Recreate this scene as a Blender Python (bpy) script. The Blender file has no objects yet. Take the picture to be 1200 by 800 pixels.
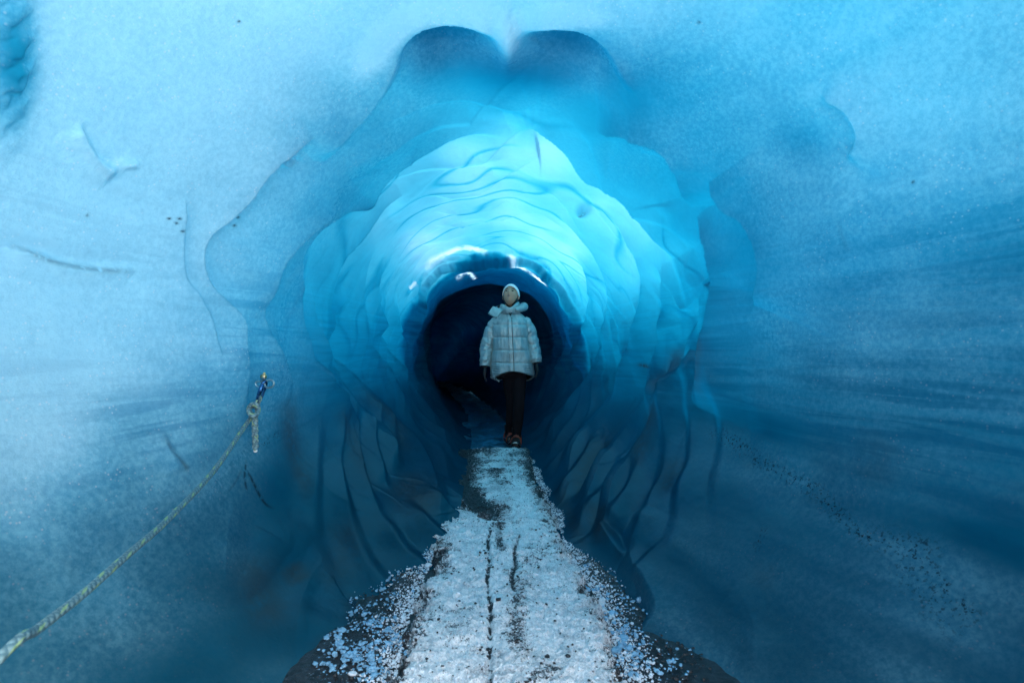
import bpy, bmesh, math, random
import numpy as np
from mathutils import Vector, Matrix
from math import sin, cos, pi, radians

random.seed(4)
rng = np.random.default_rng(7)
S = bpy.context.scene
COL = S.collection

# ------------------------------------------------------------------ camera
F = 640.0            # focal length in photo pixels (1200 wide)
CAMZ = 1.02
HOR = 410.0          # photo row of eye level
cam_d = bpy.data.cameras.new("camera")
cam = bpy.data.objects.new("camera", cam_d)
COL.objects.link(cam)
cam_d.sensor_width = 36.0
cam_d.lens = F / 1200 * 36.0
cam_d.clip_start = 0.02
cam_d.clip_end = 500
cam.location = (0, 0, CAMZ)
cam.rotation_euler = (radians(90) + math.atan((HOR - 400) / F), 0, 0)
cam_d.dof.use_dof = True
cam_d.dof.focus_distance = 4.6
cam_d.dof.aperture_fstop = 4.5
S.camera = cam

# ------------------------------------------------------------------ light
SUN_EL, SUN_AZ = 48.0, 0.0
W = bpy.data.worlds.new("World")
S.world = W
W.use_nodes = True
nt = W.node_tree
bg = nt.nodes["Background"]
sky = nt.nodes.new("ShaderNodeTexSky")
sky.sky_type = 'NISHITA'
sky.sun_disc = False
SUN_DIR = Vector((0.42, -0.48, 0.77)).normalized()      # towards the sun: behind the camera, to its right
sky.sun_elevation = math.asin(SUN_DIR.z)
sky.sun_rotation = math.atan2(SUN_DIR.x, SUN_DIR.y)
sky.air_density = 1.0
sky.dust_density = 2.5
nt.links.new(sky.outputs[0], bg.inputs[0])
bg.inputs[1].default_value = 0.12
sun_d = bpy.data.lights.new("sun", 'SUN')
sun_d.energy = 4.0
sun_d.angle = radians(35)
sun_d.color = (1.0, 0.97, 0.93)
sun = bpy.data.objects.new("sun", sun_d)
COL.objects.link(sun)
sun.rotation_euler = SUN_DIR.to_track_quat('Z', 'Y').to_euler()
sun.location = (6, -8, 14)
S.view_settings.view_transform = 'Standard'
S.view_settings.look = 'None'
S.view_settings.exposure = 2.15
S.view_settings.gamma = 1.0
S.cycles.max_bounces = 10
S.cycles.diffuse_bounces = 8
S.cycles.glossy_bounces = 3
S.cycles.transmission_bounces = 6
S.cycles.use_denoising = True
S.cycles.sample_clamp_indirect = 6.0

# ------------------------------------------------------------------ helpers
def tag(o, label=None, cat=None, group=None, kind=None):
    if label: o["label"] = label
    if cat: o["category"] = cat
    if group: o["group"] = group
    if kind: o["kind"] = kind
    return o

def link(name, me, mat=None, parent=None):
    o = bpy.data.objects.new(name, me)
    COL.objects.link(o)
    if mat is not None and len(me.materials) == 0: me.materials.append(mat)
    if parent is not None: o.parent = parent
    return o

def np_mesh(name, V, Fq, smooth=True):
    """V (n,3) float, Fq (m,3 or 4) int"""
    me = bpy.data.meshes.new(name)
    V = np.asarray(V, np.float32); Fq = np.asarray(Fq, np.int32)
    k = Fq.shape[1]; m = len(Fq)
    me.vertices.add(len(V)); me.vertices.foreach_set("co", V.ravel())
    me.loops.add(m * k); me.loops.foreach_set("vertex_index", Fq.ravel())
    me.polygons.add(m)
    me.polygons.foreach_set("loop_start", np.arange(m, dtype=np.int32) * k)
    me.polygons.foreach_set("loop_total", np.full(m, k, np.int32))
    me.polygons.foreach_set("use_smooth", np.full(m, smooth, bool))
    me.update(calc_edges=True)
    me.validate()
    return me

def attr(me, name, arr):
    a = me.attributes.new(name, 'FLOAT', 'POINT')
    a.data.foreach_set("value", np.asarray(arr, np.float32).ravel())

def grid_faces(nu, nv, flip=False):
    i = np.arange(nu - 1)[:, None] * nv + np.arange(nv - 1)[None, :]
    i = i.ravel()
    f = np.stack([i, i + 1, i + nv + 1, i + nv], 1)
    return f[:, ::-1] if flip else f

def sstep(a, b, x):
    t = np.clip((x - a) / (b - a), 0, 1)
    return t * t * (3 - 2 * t)

_perm = np.random.default_rng(11).permutation(256)
_perm = np.concatenate([_perm, _perm, _perm])
_g3 = np.random.default_rng(12).normal(size=(256, 3)); _g3 /= np.linalg.norm(_g3, axis=1)[:, None]
def noise3(x, y, z):
    x = np.asarray(x, np.float64); shp = np.broadcast(x, y, z).shape
    x, y, z = [np.broadcast_to(a, shp) for a in (x, y, z)]
    xi = np.floor(x).astype(int); yi = np.floor(y).astype(int); zi = np.floor(z).astype(int)
    fx, fy, fz = x - xi, y - yi, z - zi
    u, v, w = [t * t * t * (t * (t * 6 - 15) + 10) for t in (fx, fy, fz)]
    r = 0
    for a in (0, 1):
        wa = u if a else 1 - u
        for b in (0, 1):
            wb = v if b else 1 - v
            for c in (0, 1):
                wc = w if c else 1 - w
                h = _perm[_perm[_perm[(xi + a) & 255] + ((yi + b) & 255)] + ((zi + c) & 255)]
                g = _g3[h]
                r = r + wa * wb * wc * (g[..., 0] * (fx - a) + g[..., 1] * (fy - b) + g[..., 2] * (fz - c))
    return r * 1.5
def fbm(x, y, z, o=4, gain=.5):
    r = 0; a = 1
    for k in range(o):
        r = r + a * noise3(x * 2 ** k + 17.3 * k, y * 2 ** k + 5.1 * k, z * 2 ** k - 9.7 * k); a *= gain
    return r

# ------------------------------------------------------------------ node helper
class NT:
    def __init__(s, name):
        s.m = bpy.data.materials.new(name); s.m.use_nodes = True
        s.t = s.m.node_tree; s.t.nodes.clear()
        s.out = s.t.nodes.new("ShaderNodeOutputMaterial")
    def n(s, typ, ins=None, **kw):
        nd = s.t.nodes.new("ShaderNode" + typ)
        for k, v in kw.items(): setattr(nd, k, v)
        for k, v in (ins or {}).items():
            if isinstance(v, bpy.types.NodeSocket): s.t.links.new(v, nd.inputs[k])
            else: nd.inputs[k].default_value = v
        return nd
    def at(s, name): return s.n("Attribute", attribute_name=name).outputs["Fac"]
    def math(s, op, a, b=0.0, clamp=False):
        nd = s.n("Math", {0: a, 1: b}, operation=op); nd.use_clamp = clamp
        return nd.outputs[0]
    def ramp(s, fac, lo, hi, a=0.0, b=1.0):
        nd = s.n("MapRange", {0: fac, 1: lo, 2: hi, 3: a, 4: b}); nd.interpolation_type = 'SMOOTHSTEP'
        return nd.outputs[0]
    def mix(s, fac, a, b, mode='MIX'):
        nd = s.n("Mix", data_type='RGBA', blend_type=mode)
        for i, v in ((0, fac), (6, a), (7, b)):
            if isinstance(v, bpy.types.NodeSocket): s.t.links.new(v, nd.inputs[i])
            else: nd.inputs[i].default_value = v if i == 0 else (tuple(v) + (1,))[:4]
        return nd.outputs[2]
    def coord(s, scale=(1, 1, 1), rot=(0, 0, 0)):
        c = s.n("TexCoord").outputs["Object"]
        return s.n("Mapping", {"Vector": c, "Scale": scale, "Rotation": rot}).outputs[0]
    def noise(s, vec, scale, detail=4, rough=.55, dist=0.0):
        return s.n("TexNoise", {"Vector": vec, "Scale": scale, "Detail": detail, "Roughness": rough, "Distortion": dist}).outputs[0]
    def surf(s, sh): s.t.links.new(sh, s.out.inputs[0]); return s.m

def simple_mat(name, col, rough=.6, metal=0.0, bump=0.0, bscale=60, var=0.15, **kw):
    n = NT(name); c = n.coord()
    nz = n.noise(c, bscale * .35, 5, .6)
    colr = n.mix(nz, tuple(v * (1 - var) for v in col), tuple(min(1, v * (1 + var)) for v in col))
    ins = {"Base Color": colr, "Roughness": rough, "Metallic": metal}; ins.update(kw)
    if bump:
        b = n.n("Bump", {"Height": n.noise(c, bscale, 5, .6), "Strength": bump, "Distance": .01})
        ins["Normal"] = b.outputs[0]
    return n.surf(n.n("BsdfPrincipled", ins).outputs[0])

# ------------------------------------------------------------------ ice tunnel: cross-section and run
ZC = 1.05
def axis_x(d): return 0.085 - 0.045 * np.maximum(d, -1) - 0.045 * np.maximum(d - 6.2, 0) ** 1.5
def base_r(d, th):
    s = np.sin(th)
    side = sstep(-0.92, -0.35, s)
    fl = 0.30 * sstep(2.6, 0.9, d) + 0.16 * sstep(1.2, -2.0, d) + 0.02 * np.maximum(4 - d, 0)
    r = 1.10 + fl * (0.18 + 0.82 * side) + (1 - side) * (.07 * sstep(3.0, 1.8, d) + .08 * sstep(3.3, 2.4, d) * (np.cos(th) < 0) * np.abs(np.cos(th)) * 2)
    r = r - side * (0.07 * sstep(6.05, 6.45, d) + 0.07 * sstep(6.4, 8, d) + 0.01 * np.maximum(d - 8, 0))
    return r
def to_px(x, y, z):
    y = np.maximum(y, .05)
    return 600 + F * x / y, HOR - F * (z - CAMZ) / y
def from_px(u, v, d):
    return Vector(((u - 600) / F * d, d, CAMZ - (v - HOR) / F * d))

NTH = 1150
th = np.linspace(radians(-76), radians(256), NTH)
dn = np.linspace(-1.0, 0.5, 30)[:-1]
dm = np.exp(np.linspace(np.log(0.5), np.log(1.05), 60))[:-1]
df = np.exp(np.linspace(np.log(1.05), np.log(9.0), 760))[:-1]
dl = np.exp(np.linspace(np.log(9.0), np.log(19.0), 60))
d1 = np.concatenate([dn, dm, df, dl])
D, TH = np.meshgrid(d1, th, indexing='ij')
R = base_r(D, TH)
X = axis_x(D) + R * np.cos(TH); Z = ZC + R * np.sin(TH)
U, V_ = to_px(X, D, Z)
near_ok = sstep(0.6, 1.0, D)
PX = np.maximum(D, .9) / F               # metres per photo pixel at each point
RHO = np.hypot(U - 582, V_ - 400)

# broad swells and procedural scallops --------------------------------
cth, sth = np.cos(TH), np.sin(TH)
LD = np.log(np.maximum(D, .6))
inw = np.zeros_like(D)                   # displacement towards the axis, metres
inw += 0.045 * fbm(cth * 1.3, sth * 1.3, D * .45 + 3, 2)
inw += 0.006 * fbm(cth * 3, sth * 3, D * 1.0 + 9, 2)

def saw(ph, p=1.6, drop=.12):
    f = ph - np.floor(ph)
    up = np.clip(f / (1 - drop), 0, 1) ** p
    dn_ = 1 - sstep(1 - drop, 1.0, f)
    return np.where(f < 1 - drop, up, dn_)
def billow(x, y, z): return np.abs(noise3(x, y, z))
# warped rings with cusped (billowed) outlines; frequency per metre rises with depth
cyc = 2.6 * D ** 0.92
for (fr, amp, sd, wl) in ((0.80, .050, 0.0, .7), (1.75, .022, 31.0, .9)):
    wob = 1.1 * noise3(cth * wl + sd, sth * wl, D * .22 + sd) + 0.8 * billow(cth * 1.5 * wl + sd, sth * 1.5 * wl + 4, D * .25 + sd)
    tilt = 1.15 * np.minimum(sth, 0) ** 2
    ph = (D + tilt) * fr - wob * .75
    m = 0.30 + 0.9 * sstep(-.25, .35, noise3(cth * 1.8 + sd + 5, sth * 1.8, D * .6 - sd))
    fade = sstep(1.6, 3.0, D)
    wallness = (0.22 + 0.85 * sstep(.70, -.1, sth)) * (.40 + .60 * sstep(-.45, 0, sth))
    inw += 1.1 * amp * saw(ph, 1.5, .15 + .28 * sstep(.35, -.35, sth)) * m * fade * wallness
# narrow flutes on the side walls further in
ph = (D + 1.15 * np.minimum(sth, 0) ** 2) * 3.0 + 1.2 * noise3(cth * .9, sth * .9, D * .2 + 50) + .25 * billow(cth * 1.6 + 8, sth * 2.0, D * .4)
inw += .029 * saw(ph, 1.3, .40) * sstep(2.0, 3.2, D) * sstep(.88, .25, sth) * (1 + .5 * sstep(0, -.5, sth)) * sstep(-.3, .3, noise3(cth * 2.2, sth * 2.2, D * .6))

ph = D * 1.9 + 1.3 * noise3(cth * 1.3, sth * 1.3, D * .3 + 90) + 1.0 * billow(cth * 1.6 + 8, sth * 1.6, D * .3 + 20)
inw += .013 * saw(ph, 2.2, .10) * sstep(2.0, 2.6, D) * sstep(6.2, 5.8, D) * sstep(.1, .5, sth) * sstep(-.2, .3, noise3(cth * 2.4 + 7, sth * 2.4, D * .9))
inw += .035 * fbm(cth * 2.6 + 4, sth * 2.6, D * 1.7, 2) * sstep(-.05, -.4, sth) * sstep(3.8, 2.6, D)
lines = np.clip(1 - np.abs(noise3(cth * 1.1 + 3, sth * 1.1, D * 2.6 + .8 * noise3(cth * 3, sth * 3, D))) * 9, 0, 1) ** 2 * sstep(2.2, 3.2, D) * sstep(-.25, .25, noise3(cth * 2, sth * 2, D * 1.5 + 60) + .15)
lines += .6 * np.clip(1 - np.abs(noise3(cth * 1.6 + 13, sth * 1.6, D * 5.2)) * 8, 0, 1) ** 2 * sstep(2.4, 3.4, D) * sstep(-.2, .3, noise3(cth * 2, sth * 2, D + 160)) * sstep(.9, .3, sth)
inw += .004 * lines
# traced features --------------------------------------------------------
def seg_dist(pts, sig=None):
    """signed distance (outwards positive), arc parameter, for pts polyline in photo pixels"""
    P = np.array(pts, float)
    lo = P.min(0) - 190; hi = P.max(0) + 190
    m = (U > lo[0]) & (U < hi[0]) & (V_ > lo[1]) & (V_ < hi[1]) & (D > .75)
    uu, vv = U[m], V_[m]
    best = np.full(uu.shape, 1e9); sg = np.zeros_like(uu); tt = np.zeros_like(uu)
    L = np.concatenate([[0], np.cumsum(np.hypot(*np.diff(P, axis=0).T))]); T = L / L[-1]
    dP = np.diff(P, axis=0); mid = (P[:-1] + P[1:]) / 2 - np.array([582, 400])
    ori = 1.0 if (dP[:, 0] * mid[:, 1] - dP[:, 1] * mid[:, 0]).sum() > 0 else -1.0
    for k in range(len(P) - 1):
        a, b = P[k], P[k + 1]; e = b - a; l2 = (e ** 2).sum()
        t = np.clip(((uu - a[0]) * e[0] + (vv - a[1]) * e[1]) / l2, 0, 1)
        nx, ny = a[0] + t * e[0], a[1] + t * e[1]
        dd = np.hypot(uu - nx, vv - ny)
        q = dd < best
        best[q] = dd[q]
        s = np.where(e[0] * (vv - a[1]) - e[1] * (uu - a[0]) > 0, 1.0, -1.0) * ori
        sg[q] = s[q]; tt[q] = (T[k] + t * (T[k + 1] - T[k]))[q]
    return m, best * sg, tt
def spline(pts, n=8):
    P = [Vector(p) for p in pts]
    if len(P) < 3: return pts
    out = []
    P = [P[0] * 2 - P[1]] + P + [P[-1] * 2 - P[-2]]
    for i in range(1, len(P) - 2):
        for k in range(n):
            t = k / n
            a, b, c, d = P[i - 1], P[i], P[i + 1], P[i + 2]
            q = .5 * ((2 * b) + (c - a) * t + (2 * a - 5 * b + 4 * c - d) * t * t + (3 * b - a - 3 * c + d) * t ** 3)
            out.append((q.x, q.y))
    out.append(tuple(P[-2])[:2])
    return out
inw_tr = np.zeros_like(D)
def ridge(pts, amp, w, drop=4.0, ends=.18):
    """lip: rises towards the line from the camera side over w px, falls off sharply behind it"""
    m, s, t = seg_dist(spline(pts, 5))
    env = sstep(0, ends, t) * sstep(1, 1 - ends, t)
    prof = np.where(s > 0, np.exp(-s / w), np.exp(-(s / (drop * (1 + 2.6 * sstep(.15, -.45, sth[m])))) ** 2))
    inw_tr[m] = np.maximum(inw_tr[m], amp * prof * env * PX[m] * (1 + .25 * sstep(0, -.5, sth[m])))
    # behind the lip the ice is hollowed out a little
    hol = np.where(s < 0, np.exp(-((s + w * .55) / (w * .45)) ** 2), 0)
    inw[m] -= .35 * amp * hol * env * PX[m]

RIDGES = [
 ([(728,700),(742,670),(738,640),(752,620),(762,590)], 8, 26, 7),
 ([(345,790),(342,740),(352,700),(372,665),(395,655)], 5, 30, 14, .4),

 ([(262,445),(248,405),(242,372),(228,345),(213,322),(209,270),(211,212)], 12, 36, 4),
 ([(300,520),(278,455),(276,400),(276,377),(265,359),(242,332),(233,302),(239,272),(262,245),(280,222),(300,192),(340,160),(395,140)], 16, 38, 4),
 ([(330,500),(322,440),(308,396),(301,362),(304,332),(314,302),(332,280),(351,262),(380,238),(410,215)], 17, 34, 4),
 ([(430,560),(408,520),(390,474),(375,459),(354,432),(345,399),(341,350),(342,332),(344,295),(362,261),(392,240),(424,231),(437,212),(460,190),(505,167),(557,157),(602,166)], 15, 38, 4),
 ([(602,166),(625,150),(660,163),(690,193),(715,205),(742,222),(762,247),(783,275),(800,310)], 16, 40, 4),
 ([(430,150),(470,136),(510,126),(560,124),(600,134),(640,126),(690,150)], 6, 24, 4),
 ([(350,190),(390,150),(428,118),(455,80),(470,48),(500,28),(545,24),(580,38),(592,62)], 17, 36, 15, .15),
 ([(592,62),(606,36),(640,26),(680,32),(720,60),(745,100),(765,135)], 15, 36, 16, .3),
 ([(690,150),(715,143),(745,145),(785,163),(806,192),(815,228),(812,250)], 18, 45, 4),
 ([(812,240),(838,268),(850,290),(858,325),(857,365),(846,405),(836,450),(822,490)], 22, 45, 4),
 ([(830,190),(862,235),(886,252),(904,284),(909,312),(902,345),(888,372)], 19, 50, 5),
 ([(760,300),(790,330),(808,360),(826,350),(832,330),(828,370),(812,405),(800,440)], 8, 26, 4),
 ([(960,110),(992,125),(1007,150),(1004,172),(988,190)], 9, 20, 4),
 ([(80,140),(92,166),(108,188),(134,203)], 9, 14, 6),
 ([(323,172),(326,186),(334,189),(341,176)], 8, 14, 4),
 ([(520,640),(487,537),(454,500),(429,474),(409,447),(384,417),(381,391),(380,350),(392,300),(418,270),(455,235),(500,215)], 11, 24, 3.5),
 ([(480,570),(446,526),(409,481),(390,444),(369,417),(362,387),(361,350),(366,310)], 12, 22, 3.5),
 ([(530,590),(515,545),(487,515),(465,478),(450,448),(424,410),(418,385),(417,350),(425,310),(440,280)], 10, 20, 3),
 ([(535,560),(525,530),(505,500),(487,470),(470,445),(446,410),(438,375),(440,330),(452,300)], 8, 16, 3),
 ([(545,530),(535,515),(515,490),(497,460),(480,440),(466,405),(458,370),(462,330)], 7, 14, 3),
 ([(600,186),(560,188),(520,200),(480,228),(455,255)], 4, 24, 4),
 ([(640,560),(652,520),(680,480),(706,440),(716,405),(720,370),(718,330),(700,290),(672,262),(640,240)], 9, 20, 3.5),
 ([(650,600),(668,555),(690,520),(730,470),(748,430),(756,395),(760,350),(755,310),(735,275),(712,250),(690,232)], 11, 24, 3.5),
 ([(670,640),(690,590),(712,545),(742,505),(770,465),(778,430),(787,385),(788,345),(780,310),(766,285)], 12, 26, 3.5),
 ([(690,650),(712,610),(724,570),(752,530),(775,500),(788,460),(812,430),(824,385)], 12, 26, 4),
 ([(635,530),(645,500),(665,465),(684,430),(694,395),(698,350),(690,315),(670,290)], 8, 16, 3),
 ([(625,505),(640,480),(655,450),(668,420),(674,385),(672,350),(660,325)], 6, 12, 3),
 ([(740,760),(770,720),(757,680),(735,655)], 12, 34, 5),
 ([(870,800),(878,735),(868,700),(850,670)], 5, 40, 16, .4),
 ([(262,730),(256,690),(258,640),(270,600),(300,575)], 5, 40, 16, .4),
 ([(205,560),(200,540),(192,518),(186,500)], 5, 20, 5),
 ([(0,292),(45,300),(75,312),(110,318),(160,318),(172,332)], 6, 18, 5),
 ([(700,610),(722,640),(735,655)], 10, 18, 4),
]
for r in RIDGES:
    ridge(*r)
near = 1.0 - 0.0
inw += inw_tr
# the dark cup recesses in the roof
def blob(u, v, ru, rv, a):
    g = np.exp(-(((U - u) / ru) ** 2 + ((V_ - v) / rv) ** 2)) * (D > .8)
    return a * g * PX
inw -= blob(524, 60, 44, 28, 24) + blob(664, 62, 48, 30, 24) + blob(600, 120, 150, 26, 8)
inw -= blob(940, 165, 60, 40, 12)
inw += blob(594, 50, 13, 30, 16)
inw += blob(685, 245, 7, 6, 9) + blob(262, 425, 12, 12, 6)
inw += blob(142, 190, 12, 6, 5)
inw -= blob(570, 345, 40, 18, 4)
inw += 0.05 * near_ok * 0 
# broken lip where the tunnel steps in (about six metres in)
rag = fbm(cth * 2.2, sth * 2.2, D * .6, 4)
inw += .03 * np.exp(-((D - 6.15 - .25 * rag) / .12) ** 2) * (0.4 + .9 * sstep(-.4, .5, sth)) + .08 * np.exp(-np.maximum(D - 6.2 - .2 * rag, 0) / .5) * sstep(-.05, .05, D - 6.2 - .2 * rag) * 1.5 * sstep(-.3, .4, sth)
crumple = np.exp(-((D - 6.5) / .5) ** 2) * sstep(.2, .8, sth)
inw += .014 * crumple * np.abs(fbm(cth * 4, sth * 4, D * 2.5, 4))
# fine relief
inw += .09 * sstep(6.3, 7.2, D) * fbm(cth * 1.1 + 5, sth * 1.1, D * .35, 2) + .05 * sstep(6.4, 7.5, D) * saw(D * 1.1 + .6 * noise3(cth, sth, D * .3), 1.5, .2)
inw += (.0022 * fbm(cth * 9, sth * 9, D * 5, 3) + 0.0006 * fbm(cth * 50, sth * 50, D * 30, 2)) * (.4 + .6 * sstep(1.0, 3.0, D))
# the very near left edge: ribbed ice in the corner
rib = np.exp(-(((U + 0) / 22) ** 2 + ((V_ - 60) / 80) ** 2)) * (D > .8)
inw += rib * PX * (12 + 5 * np.sin(V_ / 6.5 + U / 9 + 2 * noise3(U / 14, V_ / 14, 0 * U)))

RR = (R - inw) * (1 - .999 * sstep(15.5, 18.9, D))
X = axis_x(D) + RR * np.cos(TH); Z = ZC - 1.2 * sstep(15.5, 18.9, D) + RR * np.sin(TH)
Yv = D + 0.0
# skewed mouth: the left wall runs further out than the right one
Yv = np.where(D < 0.5, 0.5 - (0.5 - D) * (1.0 - 0.62 * sstep(-.6, .8, cth)), Yv)

# marks and tones of the ice, with painted rim highlights -----------------------
sed = np.zeros_like(D); speck = np.zeros_like(D); vein = np.zeros_like(D); clear = np.zeros_like(D)
def stroke(arr, pts, w, a, ends=.2, smooth=True, side=0):
    m, s, t = seg_dist(spline(pts, 5) if smooth else pts)
    env = sstep(0, ends, t) * sstep(1, 1 - ends, t) if ends > 0 else 1
    if side: prof = np.where(s * side > 0, np.exp(-(s / w) ** 2), np.exp(-(s / (w * .2)) ** 2))
    else: prof = np.exp(-(s / w) ** 2)
    arr[m] = np.maximum(arr[m], a * prof * env)
for p in [[(820,503),(850,512),(880,535),(905,548),(930,560),(955,577),(980,603),(1010,625),(1040,637),(1070,650),(1100,685),(1140,725)]]:
    stroke(speck, p, 9, 1.0, .05)
stroke(speck, [(1000,625),(1050,632),(1100,640)], 14, .8)
stroke(speck, [(1040,640),(1090,700),(1135,730)], 22, .7)
stroke(speck, [(310,520),(325,510)], 5, .8, 0, False)
stroke(speck, [(885,640),(895,618)], 5, .8, 0, False)
for p, w, a in [([(286,545),(300,572),(312,590),(325,597)], 1.6, 1.0), ([(291,535),(286,560),(290,580)], 1.3, .9), ([(286,545),(275,565),(262,580)], 1.2, .4),
                ([(192,508),(205,535),(222,556)], 4, .8), ([(758,428),(772,432),(778,434)], 2, 1), ([(680,248),(690,244)], 2, .8),
                ([(0,288),(30,293),(60,306),(110,316),(160,318),(168,322)], 2.5, .5)]:
    stroke(sed if w > 3 else vein, p, w, a, .25)
for u, v in [(192,254),(202,253),(199,259),(206,268),(104,252),(274,264),(277,254),(820,25),(1072,213),(275,20)]:
    vein = np.maximum(vein, 1.2 * np.exp(-(np.hypot(U - u, (V_ - v) * 1.3) / 1.9) ** 2) * (D > .8))
for p, w, a in [([(330,450),(338,500),(350,545),(362,600)], 9, .75), ([(372,470),(392,500),(418,545),(440,590)], 8, .6),
                ([(408,445),(430,475),(455,505),(478,545)], 7, .6), ([(290,640),(300,700),(330,750)], 26, .75),
                ([(335,660),(350,690)], 15, .95), ([(400,600),(400,650),(370,700)], 22, .5), ([(455,560),(490,600),(500,625)], 16, .8),
                ([(385,740),(400,790)], 24, .8), ([(425,690),(410,760)], 18, .7),
                ([(785,465),(768,510),(742,560)], 8, .8), ([(730,500),(690,550),(670,590)], 10, .7), ([(850,380),(840,430),(825,470)], 7, .6),
                ([(806,400),(790,440),(775,470)], 8, .6), ([(700,590),(705,620),(712,640)], 14, .8), ([(650,560),(665,600),(690,650)], 10, .6),
                ([(795,530),(780,590)], 12, .6), ([(900,650),(885,690)], 18, .35), ([(1040,500),(1000,570)], 30, .35),
                ([(985,250),(1000,300)], 3, .2), ([(770,480),(765,540)], 7, .5), ([(690,690),(730,740),(790,790)], 18, .9)]:
    stroke(sed, p, w, a, .3)
# patches of clear, bubble-free ice in the frosted roof
def cl(u, v, ru, rv, a):
    global clear
    clear = np.maximum(clear, a * np.exp(-(((U - u) / ru) ** 2 + ((V_ - v) / rv) ** 2)) * (D > .8))
cl(520, 55, 62, 30, .80); cl(590, 100, 150, 40, 1.0); cl(665, 65, 70, 40, .80); cl(740, 110, 80, 50, .9); cl(880, 270, 60, 70, .7); cl(935, 165, 50, 30, .6)
cl(0, 60, 26, 75, 1.1); cl(830, 230, 70, 60, .8); cl(700, 130, 80, 40, .9); cl(610, 140, 200, 25, .8)
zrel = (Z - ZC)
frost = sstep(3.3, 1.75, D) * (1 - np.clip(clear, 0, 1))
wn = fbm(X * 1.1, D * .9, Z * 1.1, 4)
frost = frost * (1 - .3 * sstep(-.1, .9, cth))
frost = frost * np.clip(.0 + .30 * sstep(-.1, .6, cth) * (fbm(X * .8, D * .8, Z * 5, 4) + .5) + .95 * sstep(-.75, .75, zrel - np.where(cth > 0, .30, .55) * cth + .55 * wn), 0, 1)  # coverage fades downwards and towards the right
lip_pale = np.zeros_like(D)  # paler stroke along the upper lip of the roof cups
stroke(lip_pale, [(400,110),(440,52),(480,20),(530,10),(575,22),(596,45),(620,22),(670,14),(740,30)], 15, .5, .2)
frost = np.clip(frost + lip_pale, 0, 1.1)
rim_hl = np.zeros_like(D)  # white highlights on the far rim, painted into the ice's transmitted colour
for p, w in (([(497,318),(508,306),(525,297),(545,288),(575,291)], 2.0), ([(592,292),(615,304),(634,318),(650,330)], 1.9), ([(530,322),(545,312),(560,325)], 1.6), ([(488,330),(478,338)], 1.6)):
    stroke(rim_hl, p, w, 1.0, .25)
rim_hl = np.clip(rim_hl * (1.1 + 1.3 * fbm(cth * 14, sth * 14, D * 6, 3)), 0, 1)
thick_dim = np.clip(.52 + 6.0 * (inw - .02) * sstep(1.0, 1.9, D) + .45 * sstep(2.4, 1.6, D) + 1.1 * sstep(3.3, 2.5, D) * sstep(1.5, 2.0, D) * (.25 + .75 * sstep(0, .7, sth)) + 1.1 * sstep(-.2, .8, cth) * sstep(3.4, 1.8, D) - .28 * sstep(.1, -.6, cth) * sstep(2.4, 1.6, D) + .35 * fbm(cth * 2, sth * 2, D * .8 + 40, 3) + 2.5 * sstep(.85, -.35, sth) + 1.0 * sstep(-.1, -.8, sth) + 3.2 * sstep(6.06, 6.28, D + .2 * rag) + 2.8 * sstep(6.4, 7.6, D), .05, 9)  # relief thickness plus hand-set dimming that shapes where the glow falls
thick_dim += blob(525, 62, 62, 30, 1) / PX * 2.6 + blob(655, 66, 70, 34, 1) / PX * 2.6 + blob(600, 95, 130, 30, 1) / PX * 1.2 - 3.5 * rim_hl + .85 * lines  # extra dimming put into the roof cups, brightening along the rim
thick_dim = np.maximum(thick_dim, 0)
low = sstep(-.15, -.95, zrel + .12 * fbm(X * 2, D * 1.6, Z * 2, 3))  # walls get a darker colour towards the bottom

VV = np.stack([X, Yv, Z], -1).reshape(-1, 3)
me = np_mesh("ice_tunnel", VV, grid_faces(len(d1), NTH, True))
for nme, arr in (("sed", sed), ("speck", speck), ("vein", vein), ("frost", frost), ("thick_dim", thick_dim), ("low", low), ("rim_highlight", rim_hl), ("side", sstep(.5, .15, np.abs(sth)))):
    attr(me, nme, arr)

n = NT("glacier_ice")
c = n.coord()
big = n.noise(c, 2.2, 5, .6, .4)
grain = n.noise(c, 55, 5, .72)
grain2 = n.noise(c, 210, 3, .7)
strata = n.noise(n.coord((.55, .5, 7.5)), 2.6, 6, .62, .5)
strata_z = n.noise(n.coord((.35, .35, 1.2)), 2.0, 2, .5)
bubbles = n.n("TexVoronoi", {"Vector": c, "Scale": 60.0}).outputs["Distance"]
fr = n.at("frost")
# frosty crust coverage broken up by noise
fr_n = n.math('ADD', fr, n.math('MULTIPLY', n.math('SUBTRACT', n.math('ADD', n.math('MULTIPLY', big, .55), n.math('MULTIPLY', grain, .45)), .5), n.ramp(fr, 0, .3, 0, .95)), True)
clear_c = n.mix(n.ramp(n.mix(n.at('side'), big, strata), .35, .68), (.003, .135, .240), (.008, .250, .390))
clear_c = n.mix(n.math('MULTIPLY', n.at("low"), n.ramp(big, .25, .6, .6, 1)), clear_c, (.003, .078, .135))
crust_c = n.mix(n.math('ADD', n.math('MULTIPLY', n.ramp(grain, .38, .62), .50), n.math('MULTIPLY', n.ramp(n.noise(c, 3.5, 5, .6, .8), .3, .7), .55)), (.17, .55, .76), (.38, .80, .93))
lay = n.math('MULTIPLY', n.math('MULTIPLY', n.ramp(strata, .54, .40), n.at('side')), n.ramp(strata_z, .42, .58, .2, .95))
crust_c = n.mix(lay, crust_c, (.08, .38, .58))
spk = n.math('MULTIPLY', n.ramp(bubbles, .26, .10), n.ramp(n.noise(c, 9, 3), .45, .6))
crust_c = n.mix(n.ramp(fr, .50, .98, 0, .62), crust_c, (.68, .92, .98))
crust_c = n.mix(spk, crust_c, (.80, .90, .95))
refl = n.mix(fr_n, clear_c, crust_c)
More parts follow.
